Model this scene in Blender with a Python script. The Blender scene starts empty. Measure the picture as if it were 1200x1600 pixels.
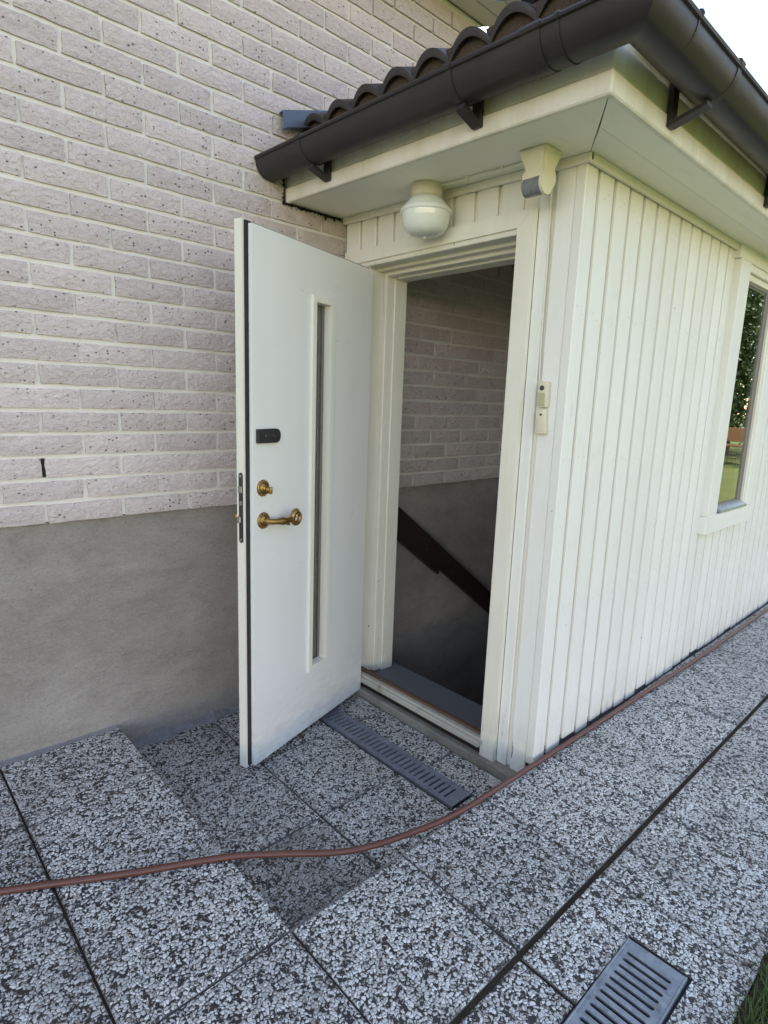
import bpy, bmesh, math, random
from mathutils import Vector, Matrix
R = math.radians
rnd = random.Random(7)
S = bpy.context.scene
COL = S.collection

# ------------------------------------------------------------------ camera
cam = bpy.data.cameras.new('camera')
cam.sensor_fit = 'VERTICAL'; cam.sensor_height = 36.0; cam.sensor_width = 27.0
cam.lens = 20.755; cam.clip_start = 0.02; cam.clip_end = 2000
co = bpy.data.objects.new('camera', cam); COL.objects.link(co)
RT = Vector((0.73400298, -0.67822279, 0.03540451))
UP = Vector((0.1000539, 0.1595506, 0.98210632))
FW = Vector((0.6717357, 0.7173266, -0.18496944))
co.matrix_world = Matrix(((RT.x, UP.x, -FW.x, -1.8048), (RT.y, UP.y, -FW.y, -2.2560),
                          (RT.z, UP.z, -FW.z, 1.3076), (0, 0, 0, 1)))
S.camera = co

# ------------------------------------------------------------------ sky, sun, exposure
SUN_AZ, SUN_EL = 38.0, 50.0            # azimuth from +X towards +Y
w = bpy.data.worlds.new('World'); S.world = w; w.use_nodes = True
wn = w.node_tree; bg = wn.nodes['Background']
sky = wn.nodes.new('ShaderNodeTexSky'); sky.sky_type = 'NISHITA'; sky.sun_disc = False
sky.sun_elevation = R(SUN_EL); sky.sun_rotation = R(90 - SUN_AZ)
sky.air_density = 1.0; sky.dust_density = 0.0; sky.ozone_density = 2.0
wb = wn.nodes.new('ShaderNodeMix'); wb.data_type = 'RGBA'; wb.blend_type = 'MULTIPLY'
wb.inputs[0].default_value = 1.0; wb.inputs[7].default_value = (1.48, 1.11, 0.88, 1)
wn.links.new(sky.outputs[0], wb.inputs[6]); wn.links.new(wb.outputs[2], bg.inputs[0])
bg.inputs[1].default_value = 0.14
sl = bpy.data.lights.new('sun', 'SUN'); sl.energy = 5.0; sl.angle = R(0.5); sl.color = (1, 0.95, 0.86)
so = bpy.data.objects.new('sun', sl); COL.objects.link(so)
sd = Vector((math.cos(R(SUN_AZ)) * math.cos(R(SUN_EL)), math.sin(R(SUN_AZ)) * math.cos(R(SUN_EL)), math.sin(R(SUN_EL))))
so.rotation_euler = sd.to_track_quat('Z', 'Y').to_euler(); so.location = sd * 30
S.view_settings.view_transform = 'Standard'; S.view_settings.look = 'None'
S.view_settings.exposure = 1.98; S.view_settings.gamma = 1.0; S.view_settings.use_curve_mapping = False
S.render.resolution_x = 768; S.render.resolution_y = 1024

# ------------------------------------------------------------------ material helpers
class NT:
    def __init__(s, name):
        s.m = bpy.data.materials.new(name); s.m.use_nodes = True
        s.t = s.m.node_tree; s.b = s.t.nodes['Principled BSDF']; s.out = s.t.nodes['Material Output']
    def n(s, typ, **kw):
        nd = s.t.nodes.new('ShaderNode' + typ)
        for k, v in kw.items(): setattr(nd, k, v)
        return nd
    def l(s, a, b): s.t.links.new(a, b)
    def val(s, sock, v):
        if hasattr(v, 'is_output'): s.l(v, sock)
        else: sock.default_value = v
    def math(s, op, a, b=0.0, clamp=False):
        nd = s.n('Math', operation=op); nd.use_clamp = clamp
        s.val(nd.inputs[0], a); s.val(nd.inputs[1], b); return nd.outputs[0]
    def mix(s, f, a, b, bt='MIX'):
        nd = s.n('Mix', data_type='RGBA', blend_type=bt)
        s.val(nd.inputs[0], f); s.val(nd.inputs[6], a); s.val(nd.inputs[7], b); return nd.outputs[2]
    def pos(s, scale=(1, 1, 1), rand=0.0):
        g = s.n('NewGeometry'); v = g.outputs['Position']
        if rand:
            o = s.n('ObjectInfo'); m = s.n('VectorMath', operation='ADD')
            s.l(v, m.inputs[0]); c = s.n('CombineXYZ')
            r1 = s.math('MULTIPLY', o.outputs['Random'], rand); r2 = s.math('MULTIPLY', o.outputs['Random'], rand * 1.7)
            s.l(r1, c.inputs[0]); s.l(r2, c.inputs[1]); s.l(r1, c.inputs[2]); s.l(c.outputs[0], m.inputs[1]); v = m.outputs[0]
        if scale != (1, 1, 1):
            m = s.n('VectorMath', operation='MULTIPLY'); s.l(v, m.inputs[0]); m.inputs[1].default_value = scale; v = m.outputs[0]
        return v
    def noise(s, v, scale, detail=4, rough=0.55, dist=0.0):
        nd = s.n('TexNoise'); s.l(v, nd.inputs['Vector']); nd.inputs['Scale'].default_value = scale
        nd.inputs['Detail'].default_value = detail; nd.inputs['Roughness'].default_value = rough
        nd.inputs['Distortion'].default_value = dist; return nd.outputs['Fac']
    def vor(s, v, scale, feature='F1', dim='3D', rand=1.0):
        nd = s.n('TexVoronoi', feature=feature, voronoi_dimensions=dim); s.l(v, nd.inputs['Vector'])
        nd.inputs['Scale'].default_value = scale; nd.inputs['Randomness'].default_value = rand; return nd
    def ramp(s, f, lo, hi, a=0.0, b=1.0):
        nd = s.n('MapRange'); nd.clamp = True; s.val(nd.inputs[0], f)
        nd.inputs[1].default_value = lo; nd.inputs[2].default_value = hi
        nd.inputs[3].default_value = a; nd.inputs[4].default_value = b; return nd.outputs[0]
    def bump(s, h, strength, dist, prev=None):
        nd = s.n('Bump'); nd.inputs['Strength'].default_value = strength; nd.inputs['Distance'].default_value = dist
        s.l(h, nd.inputs['Height'])
        if prev: s.l(prev, nd.inputs['Normal'])
        return nd.outputs[0]
    def rnd_val(s, amt):     # brightness multiplier that differs per object
        o = s.n('ObjectInfo'); return s.ramp(o.outputs['Random'], 0, 1, 1 - amt, 1 + amt)
    def hsv(s, col, v):
        h = s.n('HueSaturation'); s.val(h.inputs['Color'], col); s.val(h.inputs['Value'], v); return h.outputs[0]
    def fin(s, col=None, rough=0.6, normal=None, metal=0.0, spec=0.5):
        if col is not None: s.val(s.b.inputs['Base Color'], col)
        s.val(s.b.inputs['Roughness'], rough); s.b.inputs['Metallic'].default_value = metal
        s.b.inputs['Specular IOR Level'].default_value = spec
        if normal: s.l(normal, s.b.inputs['Normal'])
        return s.m
def C(r, g, b): return (r, g, b, 1)
M = {}

def m_brick():
    t = NT('brick'); p = t.pos(rand=9.0)
    base = t.mix(t.noise(p, 14, 5), C(.615, .54, .53), C(.73, .65, .64))
    v1 = t.vor(t.pos((1, 1, 1.35), rand=9.0), 76); sz = t.n('SeparateColor'); t.l(v1.outputs['Color'], sz.inputs[0])
    dark = t.math('MULTIPLY', t.ramp(t.math('SUBTRACT', v1.outputs['Distance'], t.ramp(sz.outputs[1], 0, 1, .08, .30)), .05, -.02), t.ramp(sz.outputs[0], .80, .82))
    v2 = t.vor(p, 40); wht = t.math('MULTIPLY', t.ramp(v2.outputs['Distance'], .17, .10), t.ramp(v2.outputs['Color'], .84, .85))
    v3 = t.vor(p, 170); fine = t.math('MULTIPLY', t.ramp(v3.outputs['Distance'], .36, .2), t.ramp(v3.outputs['Color'], .64, .66))
    c = t.mix(t.math('MULTIPLY', fine, .5), base, C(.18, .145, .13))
    c = t.mix(t.math('MULTIPLY', dark, .85), c, C(.11, .08, .065)); c = t.mix(wht, c, C(.84, .82, .80))
    # brown seepage on the bricks below the end of the gutter
    sx = t.n('SeparateXYZ'); t.l(t.pos(), sx.inputs[0])
    m = t.math('MULTIPLY', t.math('MULTIPLY', t.ramp(sx.outputs[0], -.46, -.30), t.ramp(sx.outputs[0], .10, -.06)), t.math('MULTIPLY', t.ramp(sx.outputs[2], 1.78, 2.06), t.ramp(sx.outputs[2], 2.45, 2.25)))
    c = t.mix(t.math('MULTIPLY', m, t.ramp(t.noise(t.pos(), 9, 5, .65), .34, .70, .05, .60)), c, C(.33, .245, .15))
    c = t.hsv(c, t.rnd_val(.085))
    rough_ = t.noise(t.pos((1, 1, 1.5), rand=9.0), 46, 9, .68, .6)
    h = t.math('ADD', rough_, t.math('MULTIPLY', t.noise(p, 19, 4), .9))
    h = t.math('SUBTRACT', h, t.math('MULTIPLY', dark, .35))
    return t.fin(c, .93, t.bump(h, 1.0, .013), spec=.2)
def m_mortar():
    t = NT('mortar'); p = t.pos()
    c = t.mix(t.noise(p, 30, 5), C(.67, .645, .60), C(.77, .745, .70))
    return t.fin(c, .95, t.bump(t.noise(p, 160, 4), .6, .003), spec=.1)
def m_plaster(name, a, b, c3):
    t = NT(name); p = t.pos((1, 1, 1.7)); w0 = t.pos()
    n1 = t.noise(p, 2.1, 6, .62, .5); n2 = t.noise(p, 7.5, 7, .7, .2); n3 = t.noise(w0, 130, 6, .75)
    c = t.mix(t.ramp(n1, .35, .66), a, b); c = t.mix(t.math('MULTIPLY', t.ramp(n2, .50, .75), .50), c, c3)
    c = t.mix(t.math('MULTIPLY', t.ramp(n3, .50, .72), .38), c, C(.09, .078, .065)); c = t.mix(t.math('MULTIPLY', t.ramp(n3, .46, .30), .25), c, C(.50, .47, .43))
    wv = t.n('TexNoise'); t.l(w0, wv.inputs['Vector']); wv.inputs['Scale'].default_value = 5; wv.inputs['Detail'].default_value = 5
    ad = t.n('VectorMath', operation='MULTIPLY_ADD'); t.l(wv.outputs['Color'], ad.inputs[0]); ad.inputs[1].default_value = (.35, .35, .35); t.l(w0, ad.inputs[2])
    ck = t.vor(ad.outputs[0], 1.5, 'DISTANCE_TO_EDGE')
    cr = t.math('MULTIPLY', t.ramp(ck.outputs['Distance'], .0035, .0012), t.ramp(t.noise(w0, 2.3, 2), .50, .58))
    c = t.mix(t.math('MULTIPLY', cr, .22), c, C(.07, .06, .05))
    sp = t.vor(w0, 55); pit = t.math('MULTIPLY', t.ramp(sp.outputs['Distance'], .14, .08), t.ramp(sp.outputs['Color'], .84, .85))
    c = t.mix(t.math('MULTIPLY', pit, .6), c, C(.10, .085, .07))
    h = t.math('ADD', t.noise(w0, 260, 5, .75), t.math('MULTIPLY', n2, 1.8)); h = t.math('ADD', h, t.math('MULTIPLY', t.noise(t.pos((1, 1, 2.6)), 28, 5, .6, .8), .9))
    return t.fin(c, .95, t.bump(h, .8, .006), spec=.12)
def m_paint(name, a, b, grain=(60, 60, 2.2), chips=.5, rough=.5, rv=.035, stain=0.0):
    t = NT(name); p = t.pos(grain, rand=5.0); q = t.pos(rand=3.0)
    g = t.noise(p, 1.0, 5, .6); c = t.mix(t.noise(q, 3.0, 4), a, b)
    c = t.mix(t.math('MULTIPLY', t.ramp(g, .58, .8), .16), c, C(.36, .33, .28))
    if chips:
        sx = t.n('SeparateXYZ'); t.l(t.pos(), sx.inputs[0]); zc = sx.outputs[2]
        cn = t.math('ADD', t.noise(t.pos((26, 26, 4.2), rand=5), 1.0, 6, .7), t.ramp(zc, .22, -.08, 0, .085))
        crack = t.math('MULTIPLY', t.ramp(cn, .70 - .02 * chips, .715), t.math('MAXIMUM', t.ramp(t.noise(q, 3.7, 2), .5, .6), t.ramp(zc, .30, .0)))
        c = t.mix(t.math('MULTIPLY', crack, .9 * min(1, chips)), c, C(.20, .165, .13))
        spot = t.vor(q, 24); sp = t.math('MULTIPLY', t.ramp(spot.outputs['Distance'], .10, .06), t.ramp(spot.outputs['Color'], .90, .905))
        c = t.mix(t.math('MULTIPLY', sp, .8), c, C(.16, .12, .10))
    if stain:
        sn = t.noise(t.pos((5, 5, 1.1)), 1.4, 5, .65, .5)
        c = t.mix(t.math('MULTIPLY', t.ramp(sn, .42, .70), stain), c, C(.45, .38, .20))
    if chips >= .8:
        sz = t.n('SeparateXYZ'); t.l(t.pos(), sz.inputs[0])
        spl = t.math('MULTIPLY', t.ramp(sz.outputs[2], .20, -.04), t.ramp(t.noise(t.pos((1, 1, .45)), 17, 6, .72), .38, .70))
        c = t.mix(t.math('MULTIPLY', spl, .50), c, C(.33, .31, .25))
        c = t.mix(t.math('MULTIPLY', t.ramp(t.noise(t.pos((7, 7, .8)), 1.0, 5, .7), .52, .74), .13), c, C(.42, .40, .33))
    c = t.hsv(c, t.rnd_val(rv))
    return t.fin(c, rough, t.bump(t.math('ADD', g, t.math('MULTIPLY', t.noise(q, 130, 3), .4)), .3, .0025), spec=.4)
def m_door():
    t = NT('door_paint'); q = t.pos()
    c = t.mix(t.noise(q, 2.2, 4), C(.71, .715, .70), C(.77, .775, .755))
    sc = t.math('MULTIPLY', t.ramp(t.noise(t.pos((9, 9, 26)), 1.0, 6, .7, 1.2), .66, .72), .40)
    sc2 = t.math('MULTIPLY', t.ramp(t.noise(t.pos((70, 70, 14)), 1.0, 5, .75, 2.0), .69, .73), t.ramp(t.noise(q, 3.1, 2), .48, .6))
    c = t.mix(sc, c, C(.45, .44, .41)); c = t.mix(t.math('MULTIPLY', sc2, .45), c, C(.30, .29, .27))
    sx = t.n('SeparateXYZ'); t.l(q, sx.inputs[0])
    gr = t.math('MULTIPLY', t.ramp(sx.outputs[2], .22, -.08), t.ramp(t.noise(t.pos((1, 1, 3)), 14, 6, .75), .40, .68))
    c = t.mix(t.math('MULTIPLY', gr, .40), c, C(.34, .31, .26))
    rg = t.ramp(t.noise(q, 5, 5, .6), .3, .7, .28, .50)
    return t.fin(c, rg, t.bump(t.math('ADD', t.noise(q, 300, 2), t.math('MULTIPLY', t.noise(q, 12, 2), .8)), .12, .0015), spec=.45)
def m_pebble(name, dirt, mult):
    t = NT(name); p = t.pos(rand=17.0)
    wv = t.n('TexNoise'); t.l(p, wv.inputs['Vector']); wv.inputs['Scale'].default_value = 60; wv.inputs['Detail'].default_value = 3
    wm = t.n('VectorMath', operation='MULTIPLY_ADD'); t.l(wv.outputs['Color'], wm.inputs[0]); wm.inputs[1].default_value = (.021, .021, 0); t.l(p, wm.inputs[2])
    v = wm.outputs[0]
    f1 = t.vor(v, 116, dim='2D'); ed = t.vor(v, 116, 'DISTANCE_TO_EDGE', '2D')
    sep = t.n('SeparateColor'); t.l(f1.outputs['Color'], sep.inputs[0])
    cl = t.noise(p, 34, 3, .6)
    sel = t.ramp(t.math('ADD', sep.outputs[0], t.math('MULTIPLY', t.math('SUBTRACT', cl, .5), 1.9)), .17, .21)
    rad = t.ramp(sep.outputs[2], 0, 1, .36, .72)
    blob = t.ramp(t.math('SUBTRACT', f1.outputs['Distance'], rad), .05, -.05)
    st = t.math('MULTIPLY', t.math('MULTIPLY', t.ramp(ed.outputs['Distance'], .02, .075), blob), sel)
    f2 = t.vor(v, 270, dim='2D'); e2 = t.vor(v, 270, 'DISTANCE_TO_EDGE', '2D')
    s2 = t.n('SeparateColor'); t.l(f2.outputs['Color'], s2.inputs[0])
    small = t.math('MULTIPLY', t.math('MULTIPLY', t.ramp(e2.outputs['Distance'], .06, .16), t.ramp(s2.outputs[0], .72, .76)), t.math('SUBTRACT', 1.0, st))
    stone = t.mix(sep.outputs[1], C(.52 * mult, .505 * mult, .475 * mult), C(.88 * mult, .87 * mult, .835 * mult))
    stone = t.mix(t.ramp(sep.outputs[1], .93, .95), stone, C(.36, .31, .27))
    mat = t.mix(t.noise(p, 90, 3), C(.022, .020, .021), C(.045, .041, .040))
    c = t.mix(st, mat, stone); c = t.mix(t.math('MULTIPLY', small, .8), c, C(.5 * mult, .49 * mult, .47 * mult))
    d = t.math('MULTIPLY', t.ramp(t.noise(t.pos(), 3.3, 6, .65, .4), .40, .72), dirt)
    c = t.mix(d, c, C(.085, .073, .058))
    tc = t.n('TexCoord'); sg = t.n('SeparateXYZ'); t.l(tc.outputs['Generated'], sg.inputs[0])
    ex = t.math('MINIMUM', t.math('MINIMUM', sg.outputs[0], t.math('SUBTRACT', 1.0, sg.outputs[0])), t.math('MINIMUM', sg.outputs[1], t.math('SUBTRACT', 1.0, sg.outputs[1])))
    em = t.math('MULTIPLY', t.ramp(t.math('SUBTRACT', ex, t.ramp(t.noise(t.pos(), 22, 5, .7), .38, .72, 0, .045)), .009, -.012), t.ramp(t.noise(t.pos(), 5, 3), .42, .66, .10, .62))
    c = t.mix(em, c, C(.060, .050, .038)); c = t.hsv(c, t.rnd_val(.11))
    h = t.math('MULTIPLY', st, t.ramp(f1.outputs['Distance'], .0, .75, 1.0, .35))
    h = t.math('ADD', h, t.math('MULTIPLY', small, .5))
    return t.fin(c, .62, t.bump(h, 1.0, .0030), spec=.4)
def m_simple(name, col, rough=.5, metal=0.0, spec=.5, var=.12, scale=20, bmp=.1, bd=.002, rand=0.0):
    t = NT(name); p = t.pos(rand=rand); n = t.noise(p, scale, 5, .6)
    c = t.mix(n, C(*[x * (1 - var) for x in col]), C(*[min(1, x * (1 + var)) for x in col]))
    r = t.ramp(n, .3, .7, max(.03, rough - .08), min(1, rough + .1))
    return t.fin(c, r, t.bump(t.noise(p, scale * 6, 4), bmp, bd), metal, spec)
def m_galv(name, col, metal=.55):
    t = NT(name); p = t.pos(); v = t.vor(p, 55); s = t.n('SeparateColor'); t.l(v.outputs['Color'], s.inputs[0])
    n = t.math('ADD', t.math('MULTIPLY', s.outputs[0], .35), t.noise(p, 9, 6, .7))
    c = t.mix(t.ramp(n, .35, 1.0), C(*[x * .72 for x in col]), C(*[x * 1.2 for x in col]))
    c = t.mix(t.math('MULTIPLY', t.ramp(t.noise(p, 26, 6, .75), .52, .70), .6), c, C(.085, .075, .06))
    return t.fin(c, t.ramp(n, .3, 1.0, .62, .42), t.bump(t.noise(p, 120, 4), .15, .002), metal)
def m_glass():
    t = NT('window_glass'); fr = t.n('Fresnel'); fr.inputs[0].default_value = 1.52
    tr = t.n('BsdfTransparent'); tr.inputs[0].default_value = C(.86, .89, .88)
    gl = t.n('BsdfGlossy'); gl.inputs['Roughness'].default_value = .006; gl.inputs['Color'].default_value = C(1, 1, 1)
    mx = t.n('MixShader'); k = t.math('MULTIPLY', fr.outputs[0], 2.5, True)
    t.l(k, mx.inputs[0]); t.l(tr.outputs[0], mx.inputs[1]); t.l(gl.outputs[0], mx.inputs[2])
    p = t.pos(); bp = t.bump(t.noise(p, 2.2, 2), .05, .01); t.l(bp, gl.inputs['Normal'])
    t.l(mx.outputs[0], t.out.inputs[0]); return t.m
def m_grass(name, a, b, c3):
    t = NT(name); p = t.pos()
    c = t.mix(t.noise(p, 6, 5, .7), a, b); c = t.mix(t.math('MULTIPLY', t.ramp(t.noise(p, 1.3, 4), .45, .75), .5), c, c3)
    c = t.mix(t.math('MULTIPLY', t.ramp(t.noise(p, 55, 3), .4, .7), .5), c, a)
    return t.fin(c, .85, t.bump(t.noise(p, 70, 5, .7), 1.0, .03), spec=.15)
def m_leaf(name, a, b):
    t = NT(name); o = t.n('ObjectInfo'); p = t.pos()
    c = t.mix(t.noise(p, 2.2, 3), a, b)
    return t.fin(c, .6, spec=.25)
M['brick'] = m_brick(); M['mortar'] = m_mortar()
M['plaster'] = m_plaster('plinth_plaster', C(.29, .262, .238), C(.385, .357, .328), C(.20, .178, .157))
M['concrete'] = m_plaster('grey_concrete', C(.20, .19, .18), C(.27, .255, .235), C(.13, .115, .10))
M['footing'] = m_plaster('stony_footing', C(.24, .22, .185), C(.36, .33, .28), C(.10, .085, .065))
M['fillet'] = m_plaster('mortar_fillet', C(.20, .20, .215), C(.31, .30, .31), C(.10, .095, .09))
M['paint'] = m_paint('white_board_paint', C(.72, .72, .68), C(.79, .79, .755), chips=1.0, stain=.06)
M['trim'] = m_paint('white_trim_paint', C(.70, .68, .595), C(.77, .75, .675), chips=1.2, stain=.12)
M['fascia'] = m_paint('fascia_paint', C(.72, .69, .61), C(.78, .755, .69), grain=(3, 3, 50), chips=.5, stain=.45)
M['soffit'] = m_paint('soffit_paint', C(.75, .73, .64), C(.81, .79, .71), grain=(6, 30, 6), chips=.2)
M['backing'] = m_paint('groove_backing_paint', C(.72, .69, .61), C(.79, .76, .69), chips=.3)
M['nail'] = m_simple('painted_nail_head', (.60, .575, .51), .5, var=.25, scale=60)
M['door'] = m_door()
M['door_edge'] = m_paint('door_edge_paint', C(.74, .73, .655), C(.78, .77, .70), chips=.15, rough=.4)
M['gasket'] = m_simple('black_rubber', (.012, .011, .011), .7)
M['black'] = m_simple('black_plastic', (.02, .02, .022), .42)
M['brass'] = m_simple('aged_brass', (.34, .215, .075), .38, 1.0, var=.4, scale=90, bmp=.35)
M['bolt_steel'] = m_simple('bolt_steel', (.42, .42, .41), .35, 1.0)
M['dark_steel'] = m_simple('dark_steel', (.085, .085, .09), .4, .8)
M['gutter'] = m_simple('dark_gutter_plastic', (.030, .026, .028), .42, var=.55, scale=7, bmp=.06, spec=.35)
M['tile'] = m_simple('roof_tile_concrete', (.032, .028, .028), .45, var=.4, scale=16, bmp=.4, rand=4)
M['flash'] = m_simple('flashing_metal', (.10, .12, .16), .42, .5, var=.15)
M['peb'] = m_pebble('exposed_aggregate', .28, 1.0)
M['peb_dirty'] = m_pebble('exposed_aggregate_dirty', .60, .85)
M['peb_warm'] = m_pebble('exposed_aggregate_strip', .25, .93)
M['soil'] = m_simple('joint_soil', (.050, .041, .030), .95, var=.5, scale=40, bmp=.8, bd=.01, spec=.1)
M['galv'] = m_galv('galvanised_steel', (.27, .30, .345))
M['galv_dark'] = m_galv('weathered_galvanised_steel', (.19, .20, .235), .15)
M['void'] = m_simple('void_shade_black', (.012, .011, .010), .9)  # near-black colour paints in the shade inside drains and small holes
M['hose'] = m_simple('red_brown_rubber', (.105, .038, .027), .36, var=.25, scale=40, bmp=.2)
M['rail'] = m_simple('dark_brown_paint', (.024, .016, .014), .42, var=.35)
M['floor'] = m_simple('grey_floor_paint', (.14, .145, .165), .55, var=.22, scale=9)
M['wood'] = m_paint('worn_brown_wood', C(.085, .050, .033), C(.15, .088, .055), grain=(40, 2, 40), chips=0, rough=.6)
M['sillwood'] = m_paint('worn_threshold_paint', C(.34, .315, .265), C(.47, .44, .38), grain=(50, 2.5, 50), chips=1.6)
M['alu'] = m_simple('aluminium_sill', (.42, .46, .52), .3, .8)
M['frame_grey'] = m_simple('grey_window_bar', (.16, .145, .13), .5)
M['glass'] = m_glass()
M['porcelain'] = m_simple('opal_glass', (.72, .74, .70), .12, var=.03)
M['ceramic'] = m_simple('ceramic_base', (.60, .55, .45), .35, var=.06)
M['cream'] = m_simple('cream_plastic', (.66, .62, .46), .4, var=.06)
M['cream2'] = m_simple('aged_ivory_plastic', (.66, .61, .47), .4, var=.06)
M['olive'] = m_simple('faded_label_plastic', (.44, .42, .26), .4, var=.06)
M['lens'] = m_simple('grey_sensor_lens', (.17, .18, .19), .25)
M['cable'] = m_simple('white_cable', (.70, .68, .60), .45)
M['lawn'] = m_grass('lawn', C(.055, .075, .014), C(.115, .14, .032), C(.16, .145, .055))
M['blade'] = m_leaf('grass_blade', C(.045, .085, .018), C(.10, .15, .045))
M['leaf'] = m_leaf('tree_leaf', C(.035, .070, .018), C(.085, .13, .035))
M['bark'] = m_simple('bark', (.09, .065, .045), .95, var=.4, scale=30, bmp=.8, bd=.02)
M['roofdark'] = m_simple('house_roof', (.06, .045, .04), .7)
M['benchwood'] = m_simple('oiled_wood', (.35, .18, .07), .6, var=.3)
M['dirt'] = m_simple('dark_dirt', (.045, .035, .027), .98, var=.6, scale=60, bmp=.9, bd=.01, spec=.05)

# ------------------------------------------------------------------ object helpers
def tag(o, label=None, cat=None, group=None, kind=None):
    if label: o['label'] = label
    if cat: o['category'] = cat
    if group: o['group'] = group
    if kind: o['kind'] = kind
    return o
def empty(name, loc, label, cat, group=None):
    o = bpy.data.objects.new(name, None); COL.objects.link(o); o.location = loc; o.empty_display_size = .1
    return tag(o, label, cat, group)
def link(name, me, parent=None, loc=None, rot=None):
    o = bpy.data.objects.new(name, me); COL.objects.link(o)
    if loc is not None: o.location = loc
    if rot is not None: o.rotation_euler = rot
    if parent is not None:
        o.parent = parent; o.matrix_parent_inverse = world_inv(parent)
    return o
def world_inv(p):
    m = Matrix.Identity(4)
    while p is not None:
        loc = Matrix.LocRotScale(p.location, p.rotation_euler, p.scale)
        m = (p.matrix_parent_inverse @ loc if p.parent else loc) @ m
        p = p.parent
    return m.inverted()
class B:
    """collects geometry in world coordinates and links it as one mesh object"""
    def __init__(s): s.bm = bmesh.new()
    def box(s, x0, x1, y0, y1, z0, z1, bev=0.0, seg=1, mat=None):
        g = bmesh.ops.create_cube(s.bm, size=1.0)['verts']
        bmesh.ops.scale(s.bm, vec=(abs(x1 - x0), abs(y1 - y0), abs(z1 - z0)), verts=g)
        bmesh.ops.translate(s.bm, vec=((x0 + x1) / 2, (y0 + y1) / 2, (z0 + z1) / 2), verts=g)
        if bev:
            es = list({e for v in g for e in v.link_edges})
            r = bmesh.ops.bevel(s.bm, geom=es, offset=bev, segments=seg, affect='EDGES', profile=.5)
            g = list({v for f in r['faces'] for v in f.verts} | {v for v in g if v.is_valid})
        if mat is not None: bmesh.ops.transform(s.bm, matrix=mat, verts=g)
        return g
    def poly(s, pts, depth):
        """prism: polygon pts (list of Vector) extruded by vector depth"""
        a = [s.bm.verts.new(p) for p in pts]; b = [s.bm.verts.new(Vector(p) + Vector(depth)) for p in pts]
        n = len(pts); s.bm.faces.new(a); s.bm.faces.new(list(reversed(b)))
        for i in range(n): s.bm.faces.new((a[i], b[i], b[(i + 1) % n], a[(i + 1) % n]))
        return a + b
    def sheet(s, rows):
        vs = [[s.bm.verts.new(p) for p in r] for r in rows]
        for i in range(len(vs) - 1):
            for j in range(len(vs[0]) - 1): s.bm.faces.new((vs[i][j], vs[i][j + 1], vs[i + 1][j + 1], vs[i + 1][j]))
        return vs
    def tube(s, pts, rad, seg=10, cap=True):
        pts = [Vector(p) for p in pts]; n = len(pts); rs = rad if isinstance(rad, (list, tuple)) else [rad] * n
        rings = []; prev = None
        for i, p in enumerate(pts):
            d = (pts[min(i + 1, n - 1)] - pts[max(i - 1, 0)]).normalized()
            ref = prev if prev else (Vector((0, 0, 1)) if abs(d.z) < .9 else Vector((1, 0, 0)))
            u = (ref - d * ref.dot(d)).normalized(); v = d.cross(u); prev = u
            rings.append([s.bm.verts.new(p + rs[i] * (math.cos(a) * u + math.sin(a) * v)) for a in [2 * math.pi * k / seg for k in range(seg)]])
        for i in range(n - 1):
            for k in range(seg): s.bm.faces.new((rings[i][k], rings[i][(k + 1) % seg], rings[i + 1][(k + 1) % seg], rings[i + 1][k]))
        if cap: s.bm.faces.new(list(reversed(rings[0]))); s.bm.faces.new(rings[-1])
    def lathe(s, prof, c, axis='z', seg=28, mat=None):
        rings = []
        for r, h in prof:
            rings.append([s.bm.verts.new(Vector((r * math.cos(a), r * math.sin(a), h))) for a in [2 * math.pi * k / seg for k in range(seg)]])
        for i in range(len(rings) - 1):
            for k in range(seg): s.bm.faces.new((rings[i][k], rings[i][(k + 1) % seg], rings[i + 1][(k + 1) % seg], rings[i + 1][k]))
        s.bm.faces.new(list(reversed(rings[0]))); s.bm.faces.new(rings[-1])
        vs = [v for r in rings for v in r]
        if mat is not None: bmesh.ops.transform(s.bm, matrix=mat, verts=vs)
        bmesh.ops.translate(s.bm, vec=c, verts=vs)
        return vs
    def done(s, name, mat, parent=None, smooth=False, fn=None, origin=None):
        if fn:
            for v in s.bm.verts: v.co = Vector(fn(v.co))
        bmesh.ops.recalc_face_normals(s.bm, faces=s.bm.faces)
        if origin is None:
            c = Vector((0, 0, 0))
            if len(s.bm.verts):
                xs = [v.co for v in s.bm.verts]
                c = Vector([(min(v[i] for v in xs) + max(v[i] for v in xs)) / 2 for i in range(3)]); c.z = min(v.z for v in xs)
        else: c = Vector(origin)
        bmesh.ops.translate(s.bm, vec=-c, verts=s.bm.verts)
        me = bpy.data.meshes.new(name); s.bm.to_mesh(me); s.bm.free(); me.materials.append(mat)
        if smooth:
            me.polygons.foreach_set('use_smooth', [True] * len(me.polygons))
            try: me.set_sharp_from_angle(angle=R(38))
            except Exception: pass
        return link(name, me, parent, loc=c)
def J(a): return rnd.uniform(-a, a)

# ------------------------------------------------------------------ ground
LOW = -0.112            # sunken paving in front of the door
g = B()
for x0, x1, y0, y1 in ((-400, 400, -400, -2.035), (-400, -3.1, -2.035, 400), (5.6, 400, -2.035, 400), (-3.1, 5.6, 8.5, 400)):
    g.bm.faces.new([g.bm.verts.new(p) for p in ((x0, y0, -.025), (x1, y0, -.025), (x1, y1, -.025), (x0, y1, -.025))])
tag(g.done('lawn', M['lawn'], origin=(0, 0, 0)), 'green lawn stretching away beyond the edge of the paving', kind='structure')

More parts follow.
